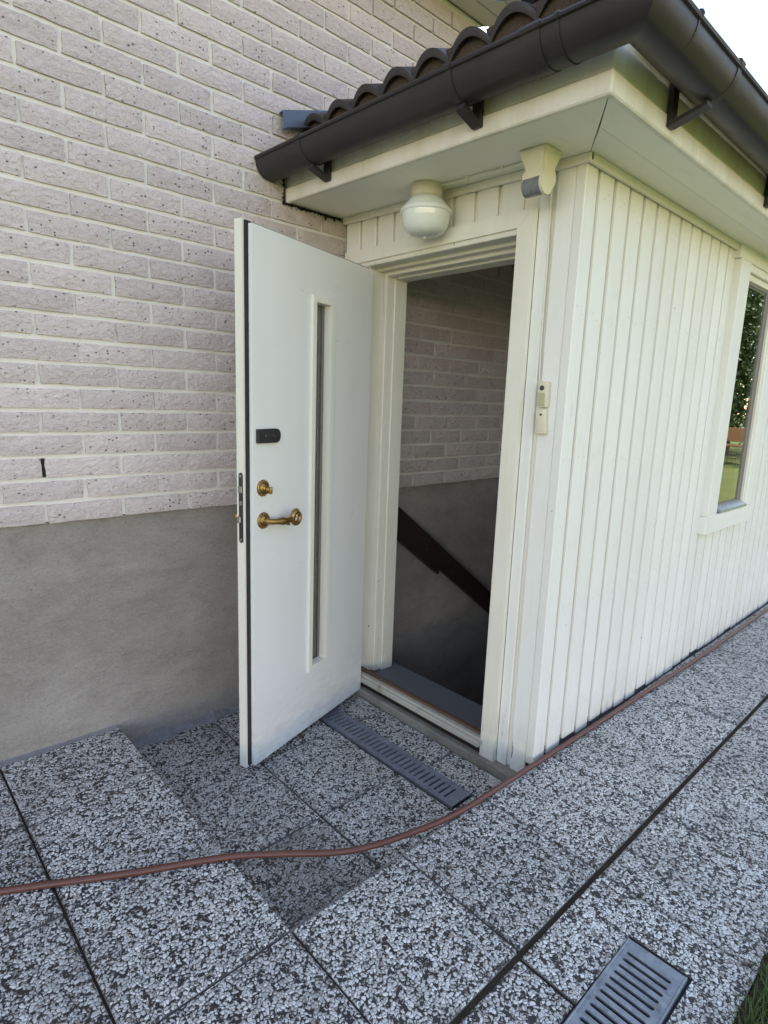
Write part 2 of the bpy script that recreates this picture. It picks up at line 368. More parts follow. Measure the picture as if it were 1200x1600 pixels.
paving = bpy.data.objects.new('pavement', None); COL.objects.link(paving); paving.location = (-.5, -1.4, 0)
tag(paving, 'exposed aggregate concrete slab paving around the porch', kind='structure')
b = B()
b.box(-3.1, -1.09, -2.03, .02, -.30, -.008); b.box(-1.0901, 5.6, -2.03, -1.21, -.30, -.0085)
b.box(-1.0899, -.001, -1.2099, .02, -.30, LOW - .013)
b.done('bedding_soil', M['soil'], paving)
b = B()                                       # riser strips of the sunken square
b.box(-1.098, -1.0895, -1.206, .0, LOW - .02, -.006); b.box(-1.0894, -.02, -1.2085, -1.2, LOW - .02, -.006)
b.done('riser', M['concrete'], paving)
def slab_mesh(w, d, h=.05, bev=.004):
    s = B(); s.box(-w / 2, w / 2, -d / 2, d / 2, -h, 0, bev); bmesh.ops.recalc_face_normals(s.bm, faces=s.bm.faces)
    me = bpy.data.meshes.new('paving_slab'); s.bm.to_mesh(me); s.bm.free()
    for f in me.polygons: f.material_index = 0 if f.normal.z > .5 else 1
    return me
_sm = {}
def slab(x0, x1, y0, y1, z, mk='peb', gap=.0022, jit=.8):
    k = (round(x1 - x0, 3), round(y1 - y0, 3), mk)
    if k not in _sm:
        _sm[k] = slab_mesh(x1 - x0 - gap * 2, y1 - y0 - gap * 2); _sm[k].materials.append(M[mk]); _sm[k].materials.append(M['concrete'])
    o = link('paving_slab', _sm[k], paving, ((x0 + x1) / 2, (y0 + y1) / 2, z + J(.0015) * jit), (J(.0025) * jit, J(.0025) * jit, J(.004) * jit))
    return o
XJ = [-1.492 - .405 * k for k in (3, 2, 1)] + [-1.492, -1.087, -.70, -.31, .085, .49, .915, 1.34, 1.745, 2.15, 2.555, 2.96, 3.365, 3.77, 4.175, 4.58, 4.985, 5.39]
for i in range(len(XJ) - 1):
    slab(XJ[i], XJ[i + 1], -1.616, -1.205, 0, gap=.0022)
    x0, x1 = XJ[i], XJ[i + 1]
    if x1 > -1.0 and x0 < -.4:
        continue
    slab(x0, x1, -2.03, -1.626, -.002)
# slabs round the drain grate of the outer row
slab(-1.087, -.715, -1.775, -1.626, -.002)
b = B(); b.poly([Vector(p) for p in ((-.7105, -1.6305, -.002), (-.3145, -1.6305, -.002), (-.3145, -2.0255, -.002), (-.7105, -2.0255, -.002), (-.7105, -1.9285, -.002), (-.4485, -1.9285, -.002), (-.4485, -1.7755, -.002), (-.7105, -1.7755, -.002))], (0, 0, -.05))
o = b.done('paving_slab', M['peb'], paving); o.data.materials.append(M['concrete'])
for f in o.data.polygons: f.material_index = 0 if f.normal.z > .5 else 1
slab(-1.087, -.715, -2.03, -1.929, -.002)
for i in range(4):
    for y0, y1 in ((-.385, .0), (-.79, -.385), (-1.205, -.79)):
        slab(XJ[i], XJ[i + 1] - (.003 if i == 2 else 0), y0, y1, 0, gap=.0018)
for i, (x0, x1) in enumerate(((-1.087, -.695), (-.695, -.322))):
    for k, (y0, y1) in enumerate(((-.405, .0), (-.81, -.405), (-1.2, -.81))):
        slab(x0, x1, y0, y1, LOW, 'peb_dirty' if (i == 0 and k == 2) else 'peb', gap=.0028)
slab(-.198, -.045, -.42, -.02, LOW, 'peb_warm', gap=.003); slab(-.198, -.045, -.85, -.42, LOW, 'peb_warm', gap=.003)
slab(-.198, -.045, -1.2, -.85, LOW, 'peb_warm', gap=.003); slab(-.322, -.198, -1.2, -1.078, LOW, 'peb_warm', gap=.003)

# ------------------------------------------------------------------ main house
house = empty('brick_house', (0, 0.15, 0), 'large house with a rough pinkish grey brick wall above a grey plastered plinth', 'house')
ZB, CH, BL, X0 = 0.8486, 0.079025, 0.25788, -1.2887
b = B(); b.box(-7, 9, .008, .30, ZB + .004, 3.245)
wall = b.done('brick_wall', M['mortar'], house)
b = B(); b.box(-7, -.0001, .018, .32, -.6, ZB); b.box(0, 4.2, .018, .32, -2.6, ZB); b.box(4.2001, 9, .018, .32, -.6, ZB)
plinth = b.done('plinth', M['plaster'], house)
def brick_mesh(L, seed):
    r = random.Random(seed); s = B(); nx, nz = 6, 3; H = .0645; D = .03
    rows = []
    for k in range(nz + 1):
        row = []
        for i in range(nx + 1):
            x = -L / 2 + L * i / nx; z = H * k / nz
            edge = i in (0, nx) or k in (0, nz)
            y = -.004 + r.uniform(-.0022, .0022) if not edge else .0008 + r.uniform(-.0012, .0012)
            row.append((x + (r.uniform(-.0022, .0022) if edge else r.uniform(-.01, .01)), y, z + (r.uniform(-.0016, .0016) if edge else r.uniform(-.003, .003))))
        rows.append(row)
    vs = s.sheet(rows); per = vs[0] + [v[-1] for v in vs[1:]] + list(reversed(vs[-1][:-1])) + [v[0] for v in reversed(vs[1:-1])]
    back = [s.bm.verts.new((v.co.x, D, v.co.z)) for v in per]
    for i in range(len(per)): s.bm.faces.new((per[i], per[(i + 1) % len(per)], back[(i + 1) % len(per)], back[i]))
    bmesh.ops.recalc_face_normals(s.bm, faces=s.bm.faces)
    me = bpy.data.meshes.new('brick'); s.bm.to_mesh(me); s.bm.free(); me.materials.append(M['brick'])
    me.polygons.foreach_set('use_smooth', [True] * len(me.polygons)); me.set_sharp_from_angle(angle=R(45)); return me
BM = [brick_mesh(BL - .0125 + d, i) for i, d in enumerate((0, .001, -.001, .002, 0, -.002, .001, -.001, 0, .0015))]
def visible(x, k):
    z = ZB + CH * (k + .5)
    if x < -1.95: return False
    if x < .06:                     # outside, left of the porch
        return not (x > -.45 and z < 1.75 + 0 * x) and not (x > -.36 and 2.1 < z < 2.42)
    if 0.25 < x < 1.75 and z < 2.02: return True    # seen through the doorway
    if z > 2.45 + .42 * x and x < 1.15: return True
    return False
far = B(); nb = 0
for k in range(31):
    z = ZB + CH * k
    if z + .03 > 3.235: break
    for n in range(-10, 18):
        x = X0 + BL * (n - (.5 if k % 2 else 0)) + BL / 2
        if -2.6 < x < 3.8:
            if visible(x, k) and nb < 300:
                nb += 1
                link('brick', rnd.choice(BM), wall, (x + J(.002), J(.0016), z + .0008 + J(.0012)), (0, J(.006), J(.004)))
            else:
                g0 = far.box(x - BL / 2 + .0055, x + BL / 2 - .0055, -.003 + J(.0012), .03, z + .001, z + .0665)
fo = far.done('brickwork', M['brick'], wall); fo['kind'] = 'stuff'
# dark block for the shade inside an open weep joint in the third course and the dark line of dirt where the eave meets the bricks
b = B(); b.box(X0 - .0065, X0 + .0065, .0045, .012, ZB + CH * 2 + .002, ZB + CH * 2 + .067); b.done('weep_hole', M['void'], wall)
r2 = random.Random(3)
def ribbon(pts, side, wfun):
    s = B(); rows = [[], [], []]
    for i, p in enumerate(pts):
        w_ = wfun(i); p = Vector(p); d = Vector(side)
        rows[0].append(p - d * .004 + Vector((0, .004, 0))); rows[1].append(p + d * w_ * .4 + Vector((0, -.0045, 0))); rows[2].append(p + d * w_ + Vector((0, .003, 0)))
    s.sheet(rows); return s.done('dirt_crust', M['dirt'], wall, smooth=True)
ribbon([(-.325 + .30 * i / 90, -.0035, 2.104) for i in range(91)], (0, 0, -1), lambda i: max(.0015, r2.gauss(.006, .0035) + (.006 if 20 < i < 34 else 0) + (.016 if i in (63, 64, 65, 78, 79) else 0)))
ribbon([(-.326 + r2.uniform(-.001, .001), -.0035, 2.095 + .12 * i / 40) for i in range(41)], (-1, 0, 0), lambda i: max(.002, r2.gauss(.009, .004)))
# plaster lip and lumpy mortar fillet along the foot of the plinth
def fillet(x0, x1, z0, h, d, name, mat, seed):
    r = random.Random(seed); s = B(); n = max(8, int((x1 - x0) / .006)); rows = []
    ph = [r.uniform(0, 6) for _ in range(5)]
    for i in range(n + 1):
        x = x0 + (x1 - x0) * i / n; k = .6 + .16 * math.sin(x * 9 + ph[0]) + .13 * math.sin(x * 23 + ph[1]) + .10 * math.sin(x * 51 + ph[2]) + .05 * math.sin(x * 117 + ph[3]) + r.uniform(-.05, .05); k = max(.15, k); k2 = max(.2, k + .25 * math.sin(x * 31 + ph[4]))
        rows.append([(x, .019, z0 + h * k + .003), (x, .014, z0 + h * k), (x, .006 - d * .2, z0 + h * k * .72), (x, -d * k2 * .7, z0 + h * k * .3), (x, -d * k2, z0 - .02)])
    s.sheet(rows); return s.done(name, mat, house, smooth=True)
fillet(-1.09, -.03, LOW, .036, .034, 'mortar_fillet', M['fillet'], 5)
fillet(-3.0, -1.09, 0.0, .006, .016, 'mortar_fillet', M['fillet'], 9)
# eave soffit of the house, boards running along the wall
soff = B(); soff.box(-7, 9, -.40, .35, 3.262, 3.30)
soff = soff.done('eave', M['backing'], house)
for i in range(4):
    b = B(); y1 = .0 - i * .098; b.box(-7, 9, y1 - .093, y1 - .001, 3.240 + J(.001), 3.263, .004); b.done('eave_board', M['soffit'], soff)
b = B(); b.box(-7, 9, -.425, -.4005, 3.235, 3.40); b.done('eave_fascia', M['fascia'], soff)
b = B()
b.poly([Vector((-7.3, -.44, 3.40)), Vector((-7.3, 4.2, 5.35)), Vector((-7.3, 8.9, 3.40)), Vector((-7.3, 8.9, 3.30)), Vector((-7.3, 4.2, 5.22)), Vector((-7.3, -.44, 3.31))], (16.6, 0, 0))
b.done('roof', M['roofdark'], house)
b = B(); b.box(-7, -6.7, .30, 8.4, -.5, 3.3); b.box(8.7, 9, .30, 8.4, -.5, 3.3); b.box(-7, 9, 8.4, 8.7, -.5, 3.3); b.done('rear_wall', M['mortar'], house)

# ------------------------------------------------------------------ porch
W = 1.198; LEN = 4.05
porch = empty('porch', (LEN / 2, -.6, -.1), 'white boarded basement porch with dark tiled hip roof built against the brick house', 'porch')
TILT = .025
def tl(c): return (c.x, c.y, c.z + TILT * c.y)
# --- carcass
b = B()
b.box(.012, .10, -1.145, -.005, 1.93, 2.30); b.box(.012, .10, -1.145, -.985, -.095, 1.9299); b.box(.012, .10, -.10, -.005, -.095, 1.9299)
fw = b.done('front_wall', M['backing'], porch)
b = B()
b.box(.012, 1.503, -1.186, -1.10, .025, 2.30); b.box(2.028, 3.015, -1.186, -1.10, .025, 2.30); b.box(3.54, LEN - .012, -1.186, -1.10, .025, 2.30)
b.box(3.0151, 3.5399, -1.186, -1.10, .025, .795); b.box(3.0151, 3.5399, -1.186, -1.10, 1.99, 2.30)
b.box(1.5031, 2.0279, -1.186, -1.10, .025, .795); b.box(1.5031, 2.0279, -1.186, -1.10, 1.99, 2.30)
sw = b.done('side_wall', M['backing'], porch)
b = B(); b.box(LEN - .08, LEN, -1.19, .0, -.1, 2.30); b.done('end_wall', M['backing'], porch)
b = B(); b.box(.03, LEN - .03, -1.1845, -1.09, -2.6, .0249); b.box(.022, .10, -1.16, -.01, -.30, -.0951); b.box(LEN - .1, LEN - .02, -1.08, .01, -2.6, -.101)
b.done('foundation', M['concrete'], porch)
b = B(); b.box(-.043, .0215, -1.15, -.03, -.20, LOW + .033, .006, 2); b.done('footing', M['footing'], porch)
b = B(); b.box(.10, LEN - .08, -1.10, .0, 2.14, 2.17); b.done('ceiling', M['soffit'], porch)
# --- vertical boards, front
gy = [-.012 - .1075 * k for k in range(11)]
def vboard_front(y1, y0, z0, z1):
    s = B(); s.box(0, .0125, y0, y1, z0, z1, .0035); return s.done('board', M['paint'], fw)
for i in range(9):
    vboard_front(gy[i] - .002, gy[i + 1] + .014, 1.94, 2.105)
vboard_front(-1.0302, -1.076, -.098, 2.09); vboard_front(-1.094, -1.1612, -.104, 2.09)
vboard_front(-.002, -.033, -.09, 1.94)
# --- vertical boards, side
gx = [.069 + .1100 * k for k in range(40)]
edges = [0.0] + gx
for i in range(len(edges) - 1):
    x0, x1 = (edges[i] + (.021 if i else 0)), edges[i + 1]
    if x1 > LEN: break
    z0 = (-.02 if i == 0 else rnd.choice((-.006, -.004, -.002, .004, .011)) + J(.003))
    spans = [(z0, 2.10)]
    if 1.38 < (x0 + x1) / 2 < 2.07 or 2.90 < (x0 + x1) / 2 < 3.60: spans = [(z0, .72)]
    for a, c in spans:
        s = B(); top = c; t = J(.0012)
        if i == 0: s.box(-.0025, x1, -1.1985, -1.163, a, top, .003)
        else: s.box(x0, x1, -1.198 + t, -1.1862, a, top, .002)
        s.done('board' if i else 'corner_board', M['paint'], sw)
nail = B(); rn = random.Random(8)
for i in range(len(edges) - 1):
    xm = (edges[i] + (.021 if i else 0) + edges[i + 1]) / 2
    if xm > LEN - .1: break
    for z in (.14, .58, 1.13, 1.62, 1.98):
        if z > .7 and (1.36 < xm < 2.1 or 2.86 < xm < 3.62): continue
        for dx in (-.018, .018):
            nail.lathe([(.0026, 0), (.0026, .0008), (.0014, .0012)], (xm + dx + rn.uniform(-.006, .006), -1.1985, z + rn.uniform(-.02, .02)), mat=Matrix.Rotation(R(90), 4, 'X'), seg=6)
no = nail.done('nail', M['nail'], sw); no['kind'] = 'stuff'
# --- trim under the soffit
b = B(); b.box(-.020, -.0005, -1.2185, -.004, 2.083, 2.112, .005); b.box(-.0195, 1.36, -1.2185, -1.2005, 2.083, 2.1125, .005)
b.box(2.12, LEN, -1.2185, -1.2005, 2.083, 2.1125, .005); b.done('top_trim', M['trim'], porch, fn=tl)
# --- soffit, fascia
FX, FY = -.32, -1.43
def flat(pts, z=2.110): s_ = B(); s_.poly([Vector((x, y, z)) for x, y in pts], (0, 0, .018)); return s_.done('soffit_board', M['soffit'], porch, fn=tl)
flat([(FX + .006, -.004), (.0, -.004), (.0, -1.2), (FX + .006, FY + .0072)]); flat([(.0005, -1.2012), (LEN, -1.2012), (LEN, -1.3135), (-.1515, -1.3135)]); flat([(-.1525, -1.3145), (LEN, -1.3145), (LEN, FY + .006), (FX + .0070, FY + .006)])
b = B(); b.box(FX - .003, FX + .019, FY - .003, -.006, 2.104, 2.160, .004); b.done('fascia_board', M['fascia'], porch, fn=tl)
b = B(); b.box(FX + .002, FX + .022, FY + .002, -.006, 2.162, 2.262, .003); b.done('fascia_board', M['fascia'], porch, fn=tl)
b = B(); b.box(FX + .0195, LEN + .2, FY - .0028, FY + .019, 2.1042, 2.160, .004); b.done('fascia_board', M['fascia'], porch, fn=tl)
b = B(); b.box(FX + .0225, LEN + .2, FY + .0022, FY + .022, 2.1622, 2.262, .003); b.done('fascia_board', M['fascia'], porch, fn=tl)
# --- gutter: half round with rolled lip, mitred at the corner
gr_, gcx, gcy, gz = .066, -.400, -1.528, 2.232
def gprofile():
    pts = []
    for k in range(17):
        a = math.pi * k / 16; pts.append((math.cos(a) * gr_, -math.sin(a) * gr_))      # from inner (+) to outer (-)
    n = len(pts); lip = []
    for k in range(9):
        a = math.pi * 2 * k / 8; lip.append((-gr_ - .001 + .0075 * math.cos(a), .004 + .0075 * math.sin(a)))
    inner = [(x * .955, z * .955 if z < -.001 else 0) for x, z in reversed(pts)]
    return pts, inner, lip
P_, I_, L_ = gprofile()
def sweep(bm, prof, stations, close=True):
    rings = []
    for org, ux in stations: rings.append([bm.verts.new(Vector(org) + Vector(ux) * x + Vector((0, 0, z))) for x, z in prof])
    n = len(prof)
    for i in range(len(rings) - 1):
        for k in range(n if close else n - 1): bm.faces.new((rings[i][k], rings[i][(k + 1) % n], rings[i + 1][(k + 1) % n], rings[i + 1][k]))
    if close:
        bm.faces.new(rings[0]); bm.faces.new(list(reversed(rings[-1])))
def gstations(y_left, x_right):
    zt = lambda y: gz + TILT * y
    zc = zt(gcy)
    return [((gcx, y_left, zt(y_left)), (1, 0, 0)), ((gcx, gcy, zc), (1, 1, 0)), ((x_right, gcy, zc + .012), (0, 1, 0))]
b = B(); st = gstations(-.010, LEN + .25)
sweep(b.bm, P_ + I_, st); sweep(b.bm, L_[:-1], st)
gut = b.done('gutter', M['gutter'], porch, smooth=True)
b = B()
b.poly([Vector((gcx + x, -.0105, gz + z)) for x, z in P_], (0, .006, 0)); b.done('end_cap', M['gutter'], gut)
def strap(axis, t, wd=.022, k=1.045):
    s = B(); pr = [(x * k, z * k) for x, z in P_] + [(x * 1.0, z * 1.0) for x, z in reversed(P_)]
    if axis == 'y': stt = [((gcx, t - wd / 2, gz + TILT * t), (1, 0, 0)), ((gcx, t + wd / 2, gz + TILT * t), (1, 0, 0))]
    else: stt = [((t - wd / 2, gcy, gz + TILT * gcy + .004), (0, 1, 0)), ((t + wd / 2, gcy, gz + TILT * gcy + .004), (0, 1, 0))]
    sweep(s.bm, pr, stt)
    o = stt[0][0]; u = stt[0][1]; e = Vector((0, 1, 0)) if axis == 'y' else Vector((1, 0, 0))
    c = Vector(o) - Vector(u) * (gr_ + .001) + Vector((0, 0, .006)) + e * wd / 2
    s.tube([c - e * wd * .55, c + e * wd * .55], .0105, 8)
    return s.done('strap', M['gutter'], gut, smooth=True)
for t, wd in ((-.30, .022), (-1.02, .022), (-1.285, .05), (-1.36, .006)): strap('y', t, wd)
for t, wd in ((.03, .024), (-.25, .006), (.93, .024), (1.85, .024), (2.75, .024), (3.7, .024)): strap('x', t, wd)
def bracket(axis, t):
    s = B(); hw = .017
    if axis == 'y':
        z = gz + TILT * t; f = FX - .003
        s.box(f - .014, f + .0, t - hw, t + hw, z - .105, z + .01, .002)
        s.poly([Vector((f - .012, t - hw, z - .104)), Vector((f - .012, t - hw, z - .092)), Vector((gcx - .01, t - hw, z - gr_ - .002)), Vector((gcx - .01, t - hw, z - gr_ - .013))], (0, hw * 2, 0))
    else:
        z = gz + TILT * gcy; f = FY - .003
        s.box(t - hw, t + hw, f - .014, f, z - .105, z + .01, .002)
        s.poly([Vector((t - hw, f - .012, z - .104)), Vector((t - hw, f - .012, z - .092)), Vector((t - hw, gcy - .01, z - gr_ - .002)), Vector((t - hw, gcy - .01, z - gr_ - .013))], (hw * 2, 0, 0))
    return s.done('bracket', M['gutter'], gut)
for t in (-.30, -1.02): bracket('y', t)
for t in (.01, .91, 1.85, 2.75, 3.7): bracket('x', t)
# --- tiled hip roof
SL = R(18); NX, NY, NZ = -.245, -1.355, 2.385
b = B()
RUN = 1.355; top = NZ + RUN * math.tan(SL)
A0, A1, A2, A3 = Vector((NX, .0, NZ - .03)), Vector((NX, NY, NZ - .03)), Vector((LEN + .15, NY, NZ - .03)), Vector((LEN + .15, 0, top - .03))
P1 = Vector((NX + RUN, 0, top - .03))
vs = [b.bm.verts.new(p) for p in (A0, A1, P1, A2, A3)]
b.bm.faces.new((vs[0], vs[1], vs[2])); b.bm.faces.new((vs[1], vs[3], vs[4], vs[2]))
ex = bmesh.ops.extrude_face_region(b.bm, geom=b.bm.faces[:])
bmesh.ops.translate(b.bm, vec=(0, 0, -.03), verts=[v for v in ex['geom'] if isinstance(v, bmesh.types.BMVert)])
roof = b.done('roof', M['tile'], porch)
PW = .162
def tile_mesh(waves, name='roof_tile'):
    s = B(); n = 12 * waves; L = .40; rows = []
    def wz(u): return .052 * (math.sin(math.pi * ((u / PW) % 1.0)) ** 0.8) - .004
    for j, (y, dz) in enumerate(((0, 0), (.004, .004), (.2, .010), (L, .0))):
        rows.append([(u, y, wz(u) + dz + .012 - (.008 if j == 0 else 0)) for u in [waves * PW * i / n for i in range(n + 1)]])
    vs = s.sheet(rows)
    under = [s.bm.verts.new((v.co.x, v.co.y + .001, v.co.z - .013)) for v in vs[0]]
    u2 = [s.bm.verts.new((v.co.x, L, v.co.z - .016)) for v in vs[-1]]
    for i in range(n):
        s.bm.faces.new((vs[0][i], under[i], under[i + 1], vs[0][i + 1])); s.bm.faces.new((under[i], u2[i], u2[i + 1], under[i + 1]))
    bmesh.ops.recalc_face_normals(s.bm, faces=s.bm.faces)
    me = bpy.data.meshes.new(name); s.bm.to_mesh(me); s.bm.free(); me.materials.append(M['tile'])
    me.polygons.foreach_set('use_smooth', [True] * len(me.polygons)); me.set_sharp_from_angle(angle=R(50)); return me
T2, T1 = tile_mesh(2), tile_mesh(1)
for row in range(4):
    d = row * .34; z = NZ - .01 + d * math.sin(SL) + row * .004; xx = NX + d * math.cos(SL)
    y = -.005
    while y - 2 * PW > NY + d * .95 - .05:
        link('roof_tile', T2, roof, (xx, y, z + J(.002)), (SL, 0, -math.pi / 2)); y -= 2 * PW
    if y - PW > NY + d * .95 - .06: link('roof_tile', T1, roof, (xx, y, z), (SL, 0, -math.pi / 2))
    x = NX + .02 + math.ceil((d * .95) / (2 * PW)) * 2 * PW; yy = NY + d * math.cos(SL)
    while x + 2 * PW < LEN + .2:
        link('roof_tile', T2, roof, (x, yy, z + J(.002)), (SL, 0, 0)); x += 2 * PW
b = B(); b.box(NX + .012, NX + .03, NY + .03, -.004, NZ - .05, NZ + .038); b.box(NX + .031, LEN + .1, NY + .012, NY + .03, NZ - .05, NZ + .038); b.done('eave_filler', M['bark'], roof)
b = B(); b.poly([Vector((NX + .03, 0, NZ - .012)), Vector((FX - .050, 0, gz + .018)), Vector((FX - .050, 0, gz + .014)), Vector((NX + .03, 0, NZ - .016))], (0, NY, 0))
b.poly([Vector((NX, NY + .03, NZ - .0125)), Vector((NX, FY - .075, gz - .022)), Vector((NX, FY - .075, gz - .026)), Vector((NX, NY + .03, NZ - .0165))], (LEN + .4, 0, 0)); b.done('added_drip_sheet', M['gutter'], roof)  # hidden sheet added to keep sky light off the upper fascia
b = B()
hv = Vector((RUN, RUN, RUN * math.tan(SL)))
for i in range(5):
    p = Vector((NX, NY, NZ + .03)) + hv * (i / 5); q = Vector((NX, NY, NZ + .035)) + hv * ((i + 1.08) / 5)
    b.tube([p, q], [.085, .07], 12)
b.done('hip_cap', M['tile'], roof, smooth=True)
b = B(); b.box(NX - .11, NX + 1.3, -.034, -.030, -.012, .060, .001); b.box(NX - .11, NX + 1.3, -.0299, -.004, .054, .060, .001); b.box(NX - .105, NX + 1.3, -.060, -.0341, -.012, -.008, .001)
fm = Matrix.Translation((0, 0, 0))
flash = b.done('flashing', M['flash'], roof, fn=lambda c: (c.x, c.y, c.z + 2.41 + (c.x - NX) * math.tan(SL) * .95))

# --- door frame
frame = B(); F = -.022
def mitre_top(s, y0, y1, z0, z1, wl, wr):
    s.poly([Vector((F, y0, z1)), Vector((F, y1, z1)), Vector((F, y1 + wr, z0)), Vector((F, y0 - wl, z0))], (.0215, 0, 0))
b = B(); mitre_top(b, -.034, -1.031, 1.9025, 1.957, .067, .066); df = b.done('door_frame', M['trim'], porch)
b = B(); b.poly([Vector((F, -1.031, 1.9565)), Vector((F, -1.031, -.098)), Vector((F, -.9652, -.092)), Vector((F, -.9652, 1.9020))], (.0215, 0, 0)); b.done('casing', M['trim'], df)
b = B(); b.poly([Vector((F, -.034, 1.9565)), Vector((F, -.034, -.098)), Vector((F, -.1005, -.092)), Vector((F, -.1005, 1.9020))], (.0215, 0, 0)); b.done('casing', M['trim'], df)
b = B(); b.box(.0, .09, -.178, -.098, -.045, 1.895, .003); b.box(.0902, .138, -.196, -.098, -.045, 1.876, .003); b.box(.1382, .215, -.203, -.098, -.05, 1.866, .003); b.done('jamb', M['trim'], df)
b = B(); b.box(.0, .09, -1.0, -.9665, -.045, 1.895, .003); b.box(.0902, .138, -1.0, -.952, -.045, 1.876, .003); b.box(.1382, .215, -1.0, -.945, -.05, 1.866, .003); b.done('jamb', M['trim'], df)
b = B(); b.box(-.012, .05, -.9664, -.1006, 1.884, 1.930, .003); b.box(.0502, .09, -.9664, -.1784, 1.872, 1.9299, .003); b.box(.0903, .138, -.9519, -.1964, 1.858, 1.92, .003); b.box(.1383, .215, -.9449, -.2034, 1.850, 1.92, .003); b.done('head_jamb', M['trim'], df)
b = B(); b.box(-.036, -.004, -.9645, -.165, -.046, -.020, .005, 2); b.box(-.028, -.003, -.9645, -.165, -.0205, -.006, .004, 2); thr = b.done('threshold', M['sillwood'], df)
b = B(); b.box(-.0035, .024, -.9645, -.165, -.046, .0, .003); b.done('threshold_cap', M['wood'], thr)
b = B(); b.box(-.012, .02, -.966, -.165, -.083, -.0465); b.done('threshold_base', M['dirt'], thr)
# --- door leaf (hinged on the house side, standing open)
HA = Vector((-.033, -.241, 0)); DU = Vector((-.957, -.2892, 0)).normalized(); DN = Vector((-DU.y * -1, DU.x, 0))
DN = Vector((.2892, -.957, 0)).normalized()
DM = Matrix(((DU.x, DN.x, 0, HA.x), (DU.y, DN.y, 0, HA.y), (0, 0, 1, 0), (0, 0, 0, 1)))   # local: u, n, z
def dw(c): return DM @ Vector((c.x, c.y, c.z))
ZT, ZL = 1.856, -.080
U0, U1, G0, G1 = 0.0, .747, .186, 1.678
gu0, gu1 = .300, .418
b = B()
def ring(s, u0, u1, z0, z1, n0, n1, a0, a1, c0, c1, bev=0):
    s.box(u0, a0, n0, n1, z0, z1); s.box(a1, u1, n0, n1, z0, z1); s.box(a0, a1, n0, n1, z0, c0); s.box(a0, a1, n0, n1, c1, z1)
def panel(s, u0, u1, z0, z1, n0, n1, a0, a1, c0, c1):
    f = []
    for n in (n0, n1):
        o = [s.bm.verts.new(p) for p in ((u0, n, z0), (u1, n, z0), (u1, n, z1), (u0, n, z1))]
        i = [s.bm.verts.new(p) for p in ((a0, n, c0), (a1, n, c0), (a1, n, c1), (a0, n, c1))]
        for k in range(4): s.bm.faces.new((o[k], o[(k + 1) % 4], i[(k + 1) % 4], i[k]))
        f.append((o, i))
    for k in range(4):
        s.bm.faces.new((f[0][0][k], f[1][0][k], f[1][0][(k + 1) % 4], f[0][0][(k + 1) % 4]))
        s.bm.faces.new((f[0][1][k], f[1][1][k], f[1][1][(k + 1) % 4], f[0][1][(k + 1) % 4]))
panel(b, U0, U1, ZL, ZT, -.016, 0, gu0, gu1, G0, G1)
es = [e for e in b.bm.edges if abs(e.verts[0].co.y) < 1e-6 and abs(e.verts[1].co.y) < 1e-6 and len(e.link_faces) == 2 and abs(e.calc_face_angle(0)) > .5]
bmesh.ops.bevel(b.bm, geom=es, offset=.003, segments=2, affect='EDGES', profile=.5)
door = b.done('door', M['door'], porch, fn=dw)
tag(door, 'white door standing open towards the brick wall')
b = B(); panel(b, U0 + .002, U1 + .013, ZL + .002, ZT + .008, -.0235, -.0161, gu0, gu1, G0, G1); b.done('gasket', M['gasket'], door, fn=dw)
b = B(); panel(b, U0 - .012, U1 + .022, ZL - .006, ZT + .012, -.056, -.0236, gu0, gu1, G0, G1); b.done('outer_leaf', M['door_edge'], door, fn=dw)
# glazing strip with raised beading
b = B(); panel(b, gu0 - .010, gu1 + .010, G0 - .010, G1 + .010, .0002, .010, gu0 + .012, gu1 - .012, G0 + .014, G1 - .014)
panel(b, gu0 + .0005, gu1 - .0005, G0 + .0005, G1 - .0005, -.026, .0001, gu0 + .0122, gu1 - .0122, G0 + .0142, G1 - .0142)
b.done('glazing_bead', M['door_edge'], door, fn=dw)
b = B(); b.box(gu0 + .001, gu1 - .001, -.034, -.028, G0 + .001, G1 - .001); b.done('glass_pane', M['glass'], door, fn=dw)
b = B(); b.box((gu0 + gu1) / 2 + .010, (gu0 + gu1) / 2 + .018, -.0279, -.020, G0 + .014, G1 - .014); b.box(gu0 + .012, gu0 + .026, -.0278, -.024, G0 + .014, G1 - .014); b.done('spacer_bar', M['frame_grey'], door, fn=dw)
# black night latch
b = B(); z = 1.172; pts = [(.733, z - .024), (.733, z + .024), (.640, z + .025)]
pts += [(.640 - .022 * math.sin(a), z + .025 * math.cos(a)) for a in [math.pi * k / 8 for k in range(1, 8)]] + [(.640, z - .025)]
b.poly([Vector((u, .0005, zz)) for u, zz in pts], (0, .014, 0)); b.done('night_latch', M['black'], door, fn=dw)
b = B(); b.box(.655, .705, .0146, .019, z - .005, z + .006, .002); b.lathe([(.006, 0), (.006, .007), (.004, .008)], (.662, .0148, z), mat=Matrix.Rotation(R(-90), 4, 'X'), seg=12); b.done('slider', M['dark_steel'], door, fn=dw)
RX = Matrix.Rotation(R(-90), 4, 'X')
def rosette(s, u, z, r=.030):
    prof = [(r, 0), (r, .004), (r * .92, .007), (r * .72, .0075), (r * .66, .010), (r * .40, .0125), (r * .34, .018), (r * .30, .02)]
    s.lathe(prof, (u, .0003, z), mat=RX, seg=24)
    for k in range(14):
        a = 2 * math.pi * k / 14; s.lathe([(.0036, 0), (.0034, .003), (.001, .0045)], (u + r * .83 * math.cos(a), .006, z + r * .83 * math.sin(a)), mat=RX, seg=6)
b = B(); rosette(b, .700, .988); b.box(.690, .700, .018, .040, .969, .995, .004, 2); b.tube([(.700, .012, .988), (.696, .030, .983)], .007, 10); b.done('thumb_turn', M['brass'], door, smooth=True, fn=dw)
b = B(); rosette(b, .698, .870)
